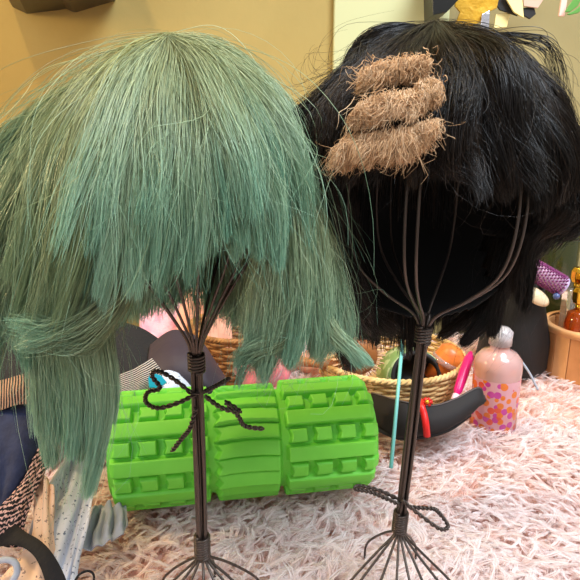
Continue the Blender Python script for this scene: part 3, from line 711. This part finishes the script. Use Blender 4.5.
for a in np.linspace(0, 2 * math.pi, 6, endpoint=False):
    c0 = W(427, 402, ys - .006); b.tube([c0, c0 + np.array((.0055 * math.cos(a), 0, .0045 * math.sin(a)))], [.0012, .0024], 8)
b.build('red_bow', m_red, sh)
b = MB(); b.lathe([(.0002, -.0026), (.0019, -.0018), (.0026, 0), (.0019, .0018), (.0002, .0026)], tuple(W(427, 402, ys - .012)), 16); b.build('gold_bead', mat('gold_bead', srgb(220, 170, 60), 0.25, metal=.9), sh)

# ------------------------------------------------------------------ wooden tub with perfume bottles
m_wd = mat('honey_wood', srgb(206, 146, 92), 0.55, noise=(22, srgb(178, 116, 66), 0.35, 0.7))
m_wd2 = mat('honey_wood_pale', srgb(222, 166, 112), 0.55, noise=(22, srgb(204, 146, 92), 0.35, 0.7))
tb = W(600, 385, .74); TX, TY = .448, .79
tt_ = thing('wooden_tub', 'honey wood slatted tub holding perfume bottles at the right', 'tub', (TX, TY, -.008))
ns_ = 18
for i in range(ns_):
    a0 = 2 * math.pi * i / ns_; a1 = 2 * math.pi * (i + .96) / ns_
    q = [(TX + r * math.cos(a), TY + r * math.sin(a)) for r, a in ((.066, a0), (.066, a1), (.059, a1), (.059, a0))]
    b = MB(); b.prism([(x, y, -.008) for x, y in q], (0, 0, .072)); b.build('slat', m_wd if i % 2 else m_wd2, tt_, smooth=False, bevel=.0008)
b = MB(); b.lathe([(.001, -.006), (.060, -.006), (.060, -.001), (.001, -.001)], (TX, TY, 0), 40); b.build('tub_bottom', m_wd, tt_)
b = MB(); b.lathe([(.0585, .058), (.0670, .058), (.0675, .066), (.0660, .068), (.0590, .068)], (TX, TY, 0), 60, cap=False); b.build('rim', m_wd2, tt_)
m_amb = mat('amber_glass', srgb(206, 92, 22), 0.08, trans=0.75, ior=1.4); m_gold = mat('polished_gold', srgb(232, 182, 66), 0.18, metal=1.0)
m_clr = mat('clear_glass', srgb(235, 232, 225), 0.05, trans=0.9)
def perfume(c, r, h, label, ml, mc, square=False):
    t = thing('perfume_bottle', label, 'perfume bottle', c, 'perfume bottles in the wooden tub')
    x, y, z = c; b = MB()
    if square: b.box((x - r, y - r * .7, z), (x + r, y + r * .7, z + h)); b.build('bottle_body', ml, t, smooth=False, bevel=.004)
    else: b.lathe([(.001, 0), (r * .9, 0), (r, .003), (r, h * .8), (r * .8, h * .95), (r * .35, h), (.001, h)], c, 36); b.build('bottle_body', ml, t)
    b = MB(); b.lathe([(.005, h), (.0052, h + .008), (.001, h + .008)], c, 24); b.build('neck', mc, t)
    b = MB(); b.lathe([(.001, h + .008), (.009, h + .009), (.0115, h + .016), (.0115, h + .026), (.008, h + .032), (.001, h + .033)], c, 8); b.build('stopper', mc, t, smooth=False, bevel=.001)
    return t
pA = W(566, 330, TY - .022)
perfume((pA[0] + .012, TY - .026, -.001), .017, .098, 'amber perfume bottle with faceted gold stopper at the left of the tub', m_amb, m_gold)
perfume((pA[0] + .012 + .040, TY - .018, -.001), .018, .085, 'amber glass bottle with clear stopper at the right of the tub', mat('amber_dark', srgb(150, 70, 24), 0.1, trans=.7), m_clr)
perfume((pA[0] + .012 + .022, TY + .028, -.001), .017, .115, 'tall clear glass bottle at the back of the tub', m_clr, m_gold, True)

# black bag
m_bag = mat('black_nylon', srgb(10, 10, 11), 0.6, bump=(18, 1.0))
bg = thing('pouch', 'black nylon pouch standing on the rug left of the wooden tub', 'pouch', tuple(W(520, 392, .76)))
prof = [(.001, 0), (.044, 0), (.050, .01), (.049, .05), (.043, .10), (.034, .128), (.018, .138), (.001, .14)]
gx = W(512, 350, .80)[0]; b = MB(); b.lathe(prof, (gx, .80, -.008), 40)
b.v = [(x + .003 * math.sin(z * 90 + y * 60), y + .003 * math.sin(x * 90 + z * 50), z) for x, y, z in b.v]
b.build('pouch_body', m_bag, bg)
b = MB(); b.tube(crom([(gx - .03, .79, .110), (gx - .012, .772, .132), (gx + .012, .772, .134), (gx + .03, .785, .118)], 30), .0025, 8); b.build('zip', mat('dark_zip', srgb(50, 50, 54), 0.3, metal=.5), bg)
cable = thing('cable', 'pale translucent cable curling down beside the black pouch', 'cable', tuple(W(535, 385, .72)))
b = MB(); b.tube(crom([W(514, 352, .725), W(522, 362, .72), W(530, 374, .715), W(538, 390, .71)], 30), .0016, 8); b.build('cord', mat('pale_blue_plastic', srgb(190, 200, 214), .3, trans=.3), cable)

# spiral hair roller resting on the pouch, with shell clip
hr = thing('hair_curler', 'purple bristly hair curler resting above the black pouch', 'hair curler', tuple(W(545, 276, .76)))
c0, c1 = Vector(W(527, 266, .75)), Vector(W(562, 286, .745)); d = (c1 - c0); dn = d.normalized(); n1 = dn.cross(Vector((0, 0, 1))).normalized(); n2 = dn.cross(n1)
b = MB(); b.tube([c0, c1], .0115, 24); b.build('curler_core', mat('mauve_foam', srgb(190, 150, 172), .7), hr)
b = MB()
for i in range(13):
    cc = c0 + d * ((i + .5) / 13)
    for k in range(16):
        a = 2 * math.pi * (k + .5 * (i % 2)) / 16; dd = n1 * math.cos(a) + n2 * math.sin(a)
        b.tube([cc + dd * .010, cc + dd * .0155], [.0013, .0011], 6)
b.build('curler_bristles', mat('purple_bristle', srgb(120, 44, 100), .5), hr)
for e_ in (c0, c1):
    b = MB(); b.tube([e_ - dn * .002, e_ + dn * .002], .0135, 24); b.build('end_ring', mat('lilac_plastic', srgb(186, 168, 200), .3), hr)
cl_ = W(536, 296, .74); t = thing('hair_clip', 'cream shell shaped hair clip below the purple curler', 'hair clip', tuple(cl_))
rot = Matrix.Rotation(.55, 4, 'Y') @ Matrix.Rotation(1.2, 4, 'X')
b = MB(); b.lathe([(.001, -.006), (.014, -.005), (.018, 0), (.014, .004), (.001, .006)], (0, 0, 0), 32); b.v = [(cl_[0] + q.x, cl_[1] + q.y, cl_[2] + q.z) for q in (rot @ Vector((x * 1.25, y * .6, z)) for x, y, z in b.v)]
b.build('clip_shell', mat('cream_plastic', srgb(226, 206, 168), .35), t)
b = MB(); b.lathe([(.0002, -.005), (.004, -.003), (.005, 0), (.004, .003), (.0002, .005)], tuple(cl_ + np.array((.026, -.004, .001))), 20); b.build('blue_bead', mat('blue_bead', srgb(70, 84, 130), .15), t)

# olive glass bottle behind
m_ol = mat('dark_olive_glass', srgb(62, 66, 34), 0.14, trans=0.35)
oc = W(560, 260, .88); t = thing('glass_bottle', 'tall dark olive glass bottle against the beige wall at the right', 'bottle', (oc[0], .90, -.012))
b = MB(); b.lathe([(.001, 0), (.033, 0), (.036, .005), (.036, .19), (.030, .225), (.016, .25), (.014, .29), (.001, .29)], (oc[0], .90, -.012), 40); b.build('bottle_body', m_ol, t)
b = MB(); b.lathe([(.016, .285), (.016, .312), (.001, .314)], (oc[0], .90, -.012), 32); b.build('cap', m_gold, t)
t = thing('copper_comb', 'thin orange copper comb standing up behind the black wig at the right edge', 'comb', tuple(W(575, 180, .70)))
b = MB(); b.tube([W(566, 170, .84), W(580, 184, .83), W(592, 196, .82)], .0035, 8); b.build('comb_spine', mat('copper_plastic', srgb(206, 92, 40), .3), t)
b = MB(); 
for k in range(9): a = W(568 + k * 2.6, 172 + k * 2.6, .84); b.tube([a, a + np.array((-.004, 0, -.014))], .0009, 5)
b.build('comb_teeth', mat('copper_plastic_dark', srgb(170, 70, 34), .3), t)

# ------------------------------------------------------------------ pink cloths and soft toys behind the roller
m_pink = mat('pink_fleece', srgb(232, 172, 182), 0.95, noise=(60, srgb(214, 140, 156), 0.4, 0.65), bump=(220, 1.0), sheen=.4)
m_rose = mat('rose_velvet', srgb(206, 104, 110), 0.8, noise=(40, srgb(170, 70, 80), 0.4, 0.7), sheen=.6)
m_peach = mat('peach_cotton', srgb(236, 170, 142), 0.9, noise=(30, srgb(216, 140, 112), 0.4, 0.7))
cloth('blanket', [[W(150, 270, .97), W(200, 280, .97), W(260, 290, .96), (.12, .96, .16)],
                  [W(140, 305, .92), W(200, 312, .92), W(262, 318, .92), W(330, 330, .92)],
                  [W(140, 345, .86), W(200, 352, .86), W(265, 358, .86), W(330, 350, .86)],
                  [W(140, 362, .82), W(200, 364, .82), W(265, 366, .82), W(330, 362, .82)]], m_pink, folds=.006, freq=3, seed=3, nu=80, nv=60)
tag(bpy.data.objects['blanket'], 'pink fleece blanket heaped against the wall behind the teal wig', 'blanket')
cloth('towel', [[W(186, 290, .88), W(206, 282, .88), W(228, 292, .88)], [W(176, 318, .85), W(203, 312, .845), W(232, 320, .85)], [W(180, 346, .83), W(205, 345, .825), W(232, 350, .83)]], m_peach, folds=.004, freq=2, seed=5, nu=50, nv=50)
tag(bpy.data.objects['towel'], 'small peach towel crumpled on the pink blanket, seen between the stand wires', 'towel')
def lumpy(name, c, r, m, label, cat, seed, sq=(1, 1, 1), rows_=28, seg=40):
    rr2 = np.random.default_rng(seed); ph_ = rr2.random(6) * 6.28; v = []; b = MB()
    for j in range(rows_ + 1):
        th = math.pi * j / rows_
        for i in range(seg):
            a = 2 * math.pi * i / seg; k = 1 + .10 * math.sin(3 * a + ph_[0] + 2 * th) * math.sin(th) + .06 * math.sin(5 * th + ph_[1] + 4 * a)* math.sin(th)
            v.append((c[0] + r * sq[0] * k * math.sin(th) * math.cos(a), c[1] + r * sq[1] * k * math.sin(th) * math.sin(a), c[2] + r * sq[2] * k * math.cos(th)))
    b.add(v, [(j * seg + i, (j + 1) * seg + i, (j + 1) * seg + (i + 1) % seg, j * seg + (i + 1) % seg) for j in range(rows_) for i in range(seg)])
    o = b.build(name, m); tag(o, label, cat); return o
lumpy('scrunchie', W(262, 372, .69) , .030, m_rose, 'rose pink velvet scrunchie on the rug behind the middle of the roller', 'scrunchie', 1, (1.2, 1, .7))
lumpy('sponge', W(318, 362, .80), .030, m_peach, 'peach coloured sponge behind the teal wig ends beside the brush', 'sponge', 2, (1.2, 1, .7))
lumpy('cosmetic_sponge', W(340, 322, .86), .022, mat('rust_foam', srgb(176, 84, 52), .8), 'rust brown round sponge between the two wigs', 'sponge', 4)

# ------------------------------------------------------------------ clothes heap at the left
m_navy = mat('navy_denim', srgb(40, 50, 84), 0.85, noise=(90, srgb(28, 36, 66), 0.35, 0.7), bump=(300, .5))
m_stripe = stripe_mat('copper_black_rib', srgb(20, 16, 16), srgb(176, 136, 108), 10, 'U', .55, .6)
m_stripe2 = stripe_mat('grey_black_rib', srgb(18, 17, 20), srgb(190, 176, 168), 5, 'V', .5, .5)
m_knit = stripe_mat('pink_black_knit', srgb(18, 18, 22), srgb(232, 186, 176), 5, 'V', .66, 6.0, rot=.3)
m_print = print_mat('white_blue_print', srgb(198, 204, 222), srgb(84, 98, 130), 230)
m_printp = print_mat('peach_print', srgb(222, 188, 162), srgb(120, 96, 92), 210)
m_black = mat('black_cotton', srgb(20, 19, 22), 0.9, bump=(200, .6))
m_plum = mat('plum_black_satin', srgb(48, 38, 50), 0.6, bump=(80, .3))
m_grey = mat('pale_grey_blue_cotton', srgb(158, 166, 182), 0.85, bump=(160, .4))
def G(px, py, z=0.0):
    a = (px - 290) / F; b_ = (290 - py) / F; c, s = math.cos(PITCH), math.sin(PITCH); d = (a, c + b_ * s, -s + b_ * c); k = (z - H) / d[2]
    return np.array((d[0] * k, d[1] * k, z))
def cl(name, rows, m, label, cat, **k): o = cloth(name, rows, m, **k); return tag(o, label, cat)
# dark garment mound at the back left
cl('cardigan', [[W(-60, 325, .72), W(0, 318, .72), W(60, 312, .72), W(120, 322, .70), W(168, 345, .68)],
                [W(-60, 360, .64), W(0, 352, .64), W(60, 345, .63), W(120, 350, .62), W(172, 368, .61)],
                [W(-60, 395, .58), W(0, 385, .58), W(60, 380, .57), W(120, 384, .56), W(160, 395, .56)],
                [W(-60, 440, .54), W(0, 440, .54), W(60, 430, .53), W(100, 425, .53), W(112, 440, .53)]], m_black, 'black cotton cardigan heaped at the left behind the teal wig', 'cardigan', folds=.005, freq=3, seed=11)
o = cloth('ribbed_hem', [[W(112, 378, .545), W(135, 368, .545), W(152, 358, .55)], [W(114, 392, .535), W(140, 382, .535), W(162, 372, .54)], [W(108, 405, .53), W(135, 396, .53), W(160, 386, .535)]], m_stripe2, None, folds=.001, freq=2, nu=40, nv=40)
tag(o, 'grey and black ribbed cuff just left of the green roller top', 'cuff')
cl('cap', [[W(150, 345, .64), W(175, 330, .65), W(200, 340, .65), W(222, 372, .64)],
           [W(148, 362, .60), W(175, 350, .60), W(202, 358, .60), W(226, 382, .60)],
           [W(156, 378, .575), W(178, 372, .575), W(204, 380, .575), W(222, 392, .58)],
           [W(160, 398, .57), W(180, 398, .57), W(204, 398, .57), W(218, 400, .575)]], m_plum, 'plum black satin cap behind the left stand above the roller', 'cap', folds=.001, freq=2, seed=2)
cl('trousers', [[W(-50, 402, .42), W(-10, 402, .42), W(25, 404, .42), W(52, 414, .42)],
                [W(-50, 440, .39), W(-10, 438, .39), W(22, 438, .39), W(50, 445, .40)],
                [W(-50, 480, .37), W(-10, 478, .37), W(14, 478, .37), W(38, 478, .385)],
                [W(-50, 530, .35), W(-10, 520, .35), W(5, 512, .355), W(24, 500, .37)]], m_navy, 'navy blue denim trousers folded in the heap at the far left', 'trousers', folds=.004, freq=2, seed=4)
cl('jumper', [[W(-40, 388, .43), W(-5, 382, .43), W(25, 374, .43), W(56, 368, .44)],
              [W(-40, 402, .415), W(-5, 396, .415), W(25, 388, .415), W(56, 388, .425)],
              [W(-40, 418, .41), W(-5, 412, .41), W(25, 404, .41), W(56, 412, .42)]], m_stripe, 'copper and black striped ribbed jumper hem above the navy trousers', 'jumper', folds=.0012, freq=2, seed=6)
cl('knitted_scarf', [[W(40, 440, .40), W(48, 448, .40), W(56, 452, .40)],
                     [W(24, 478, .37), W(30, 482, .37), W(38, 486, .375)],
                     [W(0, 506, .35), W(14, 514, .35), W(26, 518, .355)],
                     [W(-30, 530, .34), W(0, 545, .34), W(22, 548, .345)]], m_knit, 'pink and black patterned knitted scarf beside the navy trousers', 'scarf', folds=.0012, freq=2, seed=8)
cl('shirt', [[W(194, 384, .58), W(166, 371, .57), W(138, 380, .555), W(112, 398, .53)],
             [W(196, 396, .56), W(166, 386, .55), W(138, 396, .53), W(112, 416, .505)],
             [W(110, 430, .48), W(100, 440, .47), W(88, 445, .46), W(76, 450, .45)],
             [W(96, 480, .42), W(88, 492, .41), W(72, 492, .40), W(50, 485, .40)],
             [W(88, 520, .375), W(78, 530, .37), W(58, 525, .365), W(36, 515, .37)],
             [W(78, 560, .345), W(66, 575, .335), W(46, 565, .335), W(24, 550, .345)],
             [W(74, 600, .32), W(56, 620, .31), W(34, 610, .31), W(0, 600, .32)]], m_print, 'white cotton shirt with small blue grey print running down left of the roller', 'shirt', folds=.007, freq=3, seed=9, nu=90, nv=160)
cl('blouse', [[W(36, 470, .395), W(46, 478, .385), W(54, 488, .38)],
              [W(34, 510, .365), W(44, 520, .355), W(54, 532, .355)],
              [W(28, 545, .34), W(42, 560, .33), W(56, 572, .335)],
              [W(-10, 590, .32), W(30, 600, .31), W(60, 610, .315)]], m_printp, 'peach blouse with small dark print lying over the white shirt', 'blouse', folds=.004, freq=2, seed=14, nu=70, nv=100)
cl('vest_top', [[W(92, 508, .41), W(108, 504, .415), W(126, 506, .42)],
                [W(86, 530, .385), W(106, 526, .39), W(128, 522, .40)],
                [W(80, 552, .365), W(104, 544, .372), W(124, 534, .39)]], m_grey, 'pale blue grey vest top crumpled at the left end of the roller', 'vest', folds=.006, freq=3, seed=15, nu=50, nv=50)
b = MB(); c = crom([W(-30, 520, .35), W(0, 532, .345), W(20, 538, .335), (W(36, 547, .325)), W(47, 561, .316), W(56, 582, .308), W(66, 615, .298)], 50); hw = crom([(0.014, 0, 0), (.010, 0, 0), (.005, 0, 0), (.0045, 0, 0), (.005, 0, 0), (.006, 0, 0), (.0065, 0, 0)], 50)[:, 0]
T = np.gradient(c, axis=0); T /= np.linalg.norm(T, axis=1)[:, None]; sd = np.cross(T, (0, -.6, .8)); sd /= np.linalg.norm(sd, axis=1)[:, None]
v = [p_ for i in range(50) for p_ in (c[i] - sd[i] * hw[i], c[i], c[i] + sd[i] * hw[i])]
b.add(v, [(i * 3 + k, i * 3 + k + 1, i * 3 + 4 + k, i * 3 + 3 + k) for i in range(49) for k in range(2)])
tag(b.build('strap', m_black, solid=.0014), 'black fabric strap crossing the peach and white clothes at bottom left', 'strap')
b = MB(); c = crom([W(-14, 566, .325), W(2, 560, .32), W(14, 562, .318), W(17, 572, .315), (W(10, 584, .31)), W(-4, 600, .305)], 40)
b.tube(c, .0022, 10); tag(b.build('drawstring', m_grey), 'pale grey drawstring loop at the bottom left corner', 'drawstring')
b = MB(); b.prism([W(148, 378, .528), W(152, 373, .530), W(161, 376, .530), W(167, 383, .528), W(158, 389, .525), W(149, 388, .525)], (.001, -.003, .002))
tag(b.build('hair_clasp', mat('turquoise_plastic', srgb(20, 160, 196), .35), smooth=False, bevel=.0008), 'small turquoise plastic clasp on the white printed shirt above the roller', 'clasp')
b = MB(); b.tube(crom([W(72, 590, .315), W(78, 576, .318), W(88, 571, .322), (W(94, 576, .322)), W(92, 590, .315)], 30), .0008, 6)
tag(b.build('hair_tie', m_black), 'thin black elastic hair tie at the edge of the rug', 'hair tie')

# ------------------------------------------------------------------ wall shelf top left, decorations top right
m_shelf = mat('black_brown_laminate', srgb(24, 20, 18), 0.35)
sf = thing('wall_shelf', 'black box shelf fixed high on the ochre wall at top left', 'shelf', tuple(W(60, -10, 1.0)))
b = MB(); yw_ = YW - .001
b.prism([W(12, -70, yw_), W(12, 7, yw_), W(27, 14, yw_), W(62, 10, yw_), W(72, 8, yw_), W(72, -70, yw_)], (.075, -.22, 0)); b.build('shelf_box', m_shelf, sf, smooth=False, bevel=.003)
b = MB(); b.prism([W(63, -70, yw_), W(63, 8, yw_), W(75, 13, yw_), W(116, 1, yw_), W(118, -70, yw_)], (.055, -.19, 0)); b.build('shelf_end', mat('dark_brown_laminate', srgb(46, 38, 28), .4), sf, smooth=False, bevel=.003)

def flat(name, pts, y, m, label, cat, th=.004, group=None):
    b = MB(); b.prism([W(px, py, y) for px, py in pts], (0, th, 0)); return tag(b.build(name, m, smooth=False, bevel=.0006), label, cat, group)
m_foil = mat('gold_foil', srgb(206, 158, 44), .35, metal=.35, noise=(30, srgb(170, 122, 26), .4, .7), bump=(60, 1.0))
yd = 1.0
flat('speaker_box', [(432, -40), (458, -40), (462, -4), (447, 12), (433, 15)], .96, mat('black_gloss', srgb(16, 16, 14), .3), 'black box hanging on the wall edge above the black wig', 'box', th=.06)
flat('foil_star', [(456, -6), (500, -6), (497, 8), (484, 14), (480, 22), (470, 27), (453, 30), (460, 12), (455, 6)], yd, m_foil, 'crumpled gold foil star on the wall above the black wig', 'star')
m_silver = mat('silver_foil', srgb(206, 206, 214), .2, metal=.8, bump=(80, 1.0))
flat('foil_ribbon', [(482, 14), (490, 10), (489, 32), (480, 32)], yd - .006, m_silver, 'silver foil ribbon hanging beside the gold star', 'ribbon')
m_tanp = mat('tan_card', srgb(214, 184, 130), .6); m_cardp = mat('pale_gold_card', srgb(240, 222, 150), .5); m_blackc = mat('black_card', srgb(26, 22, 20), .5); m_pinkc = mat('dusty_pink_card', srgb(206, 168, 146), .6)
flat('paper_triangle', [(490, -4), (506, -4), (518, 16), (500, 10)], yd + .004, m_blackc, 'black paper triangle right of the gold star', 'paper triangle', group='paper triangles on the wall')
flat('paper_triangle', [(504, -5), (522, -5), (524, 18), (514, 12)], yd - .004, m_cardp, 'pale gold paper triangle between the two black ones', 'paper triangle', group='paper triangles on the wall')
flat('paper_triangle', [(496, 14), (511, 12), (507, 27), (494, 28)], yd + .010, m_cardp, 'pale gold paper piece hanging lowest under the silver ribbon', 'paper triangle', group='paper triangles on the wall')
flat('paper_triangle', [(523, 8), (534, 6), (536, 14), (530, 19), (523, 15)], yd + .002, m_blackc, 'small black paper piece at the right end of the wall decoration', 'paper triangle', group='paper triangles on the wall')
flat('paper_triangle', [(523, -4), (546, -4), (538, 8), (524, 6)], yd - .002, m_pinkc, 'dusty pink paper piece above the small black one', 'paper triangle', group='paper triangles on the wall')
flat('paper_tag', [(562, -4), (568, -4), (565, 16), (559, 16)], .93, mat('pink_card', srgb(236, 190, 176), .6), 'pale pink paper tag on the wall beside the green leaf', 'tag')
lf = thing('artificial_leaf', 'green plastic leaves hanging at the top right corner', 'leaf', tuple(W(575, 5, .92)))
m_leaf = mat('leaf_green', srgb(86, 140, 58), .45)
for pts in ([(565, 12), (570, 4), (578, -6), (584, -6), (578, 6), (570, 12)], [(567, 14), (575, 10), (588, 0), (588, 6), (578, 13), (570, 15)]):
    b = MB(); b.prism([W(px, py, .92) for px, py in pts], (0, .003, 0)); b.build('leaf_blade', m_leaf, lf, smooth=False, bevel=.0008)
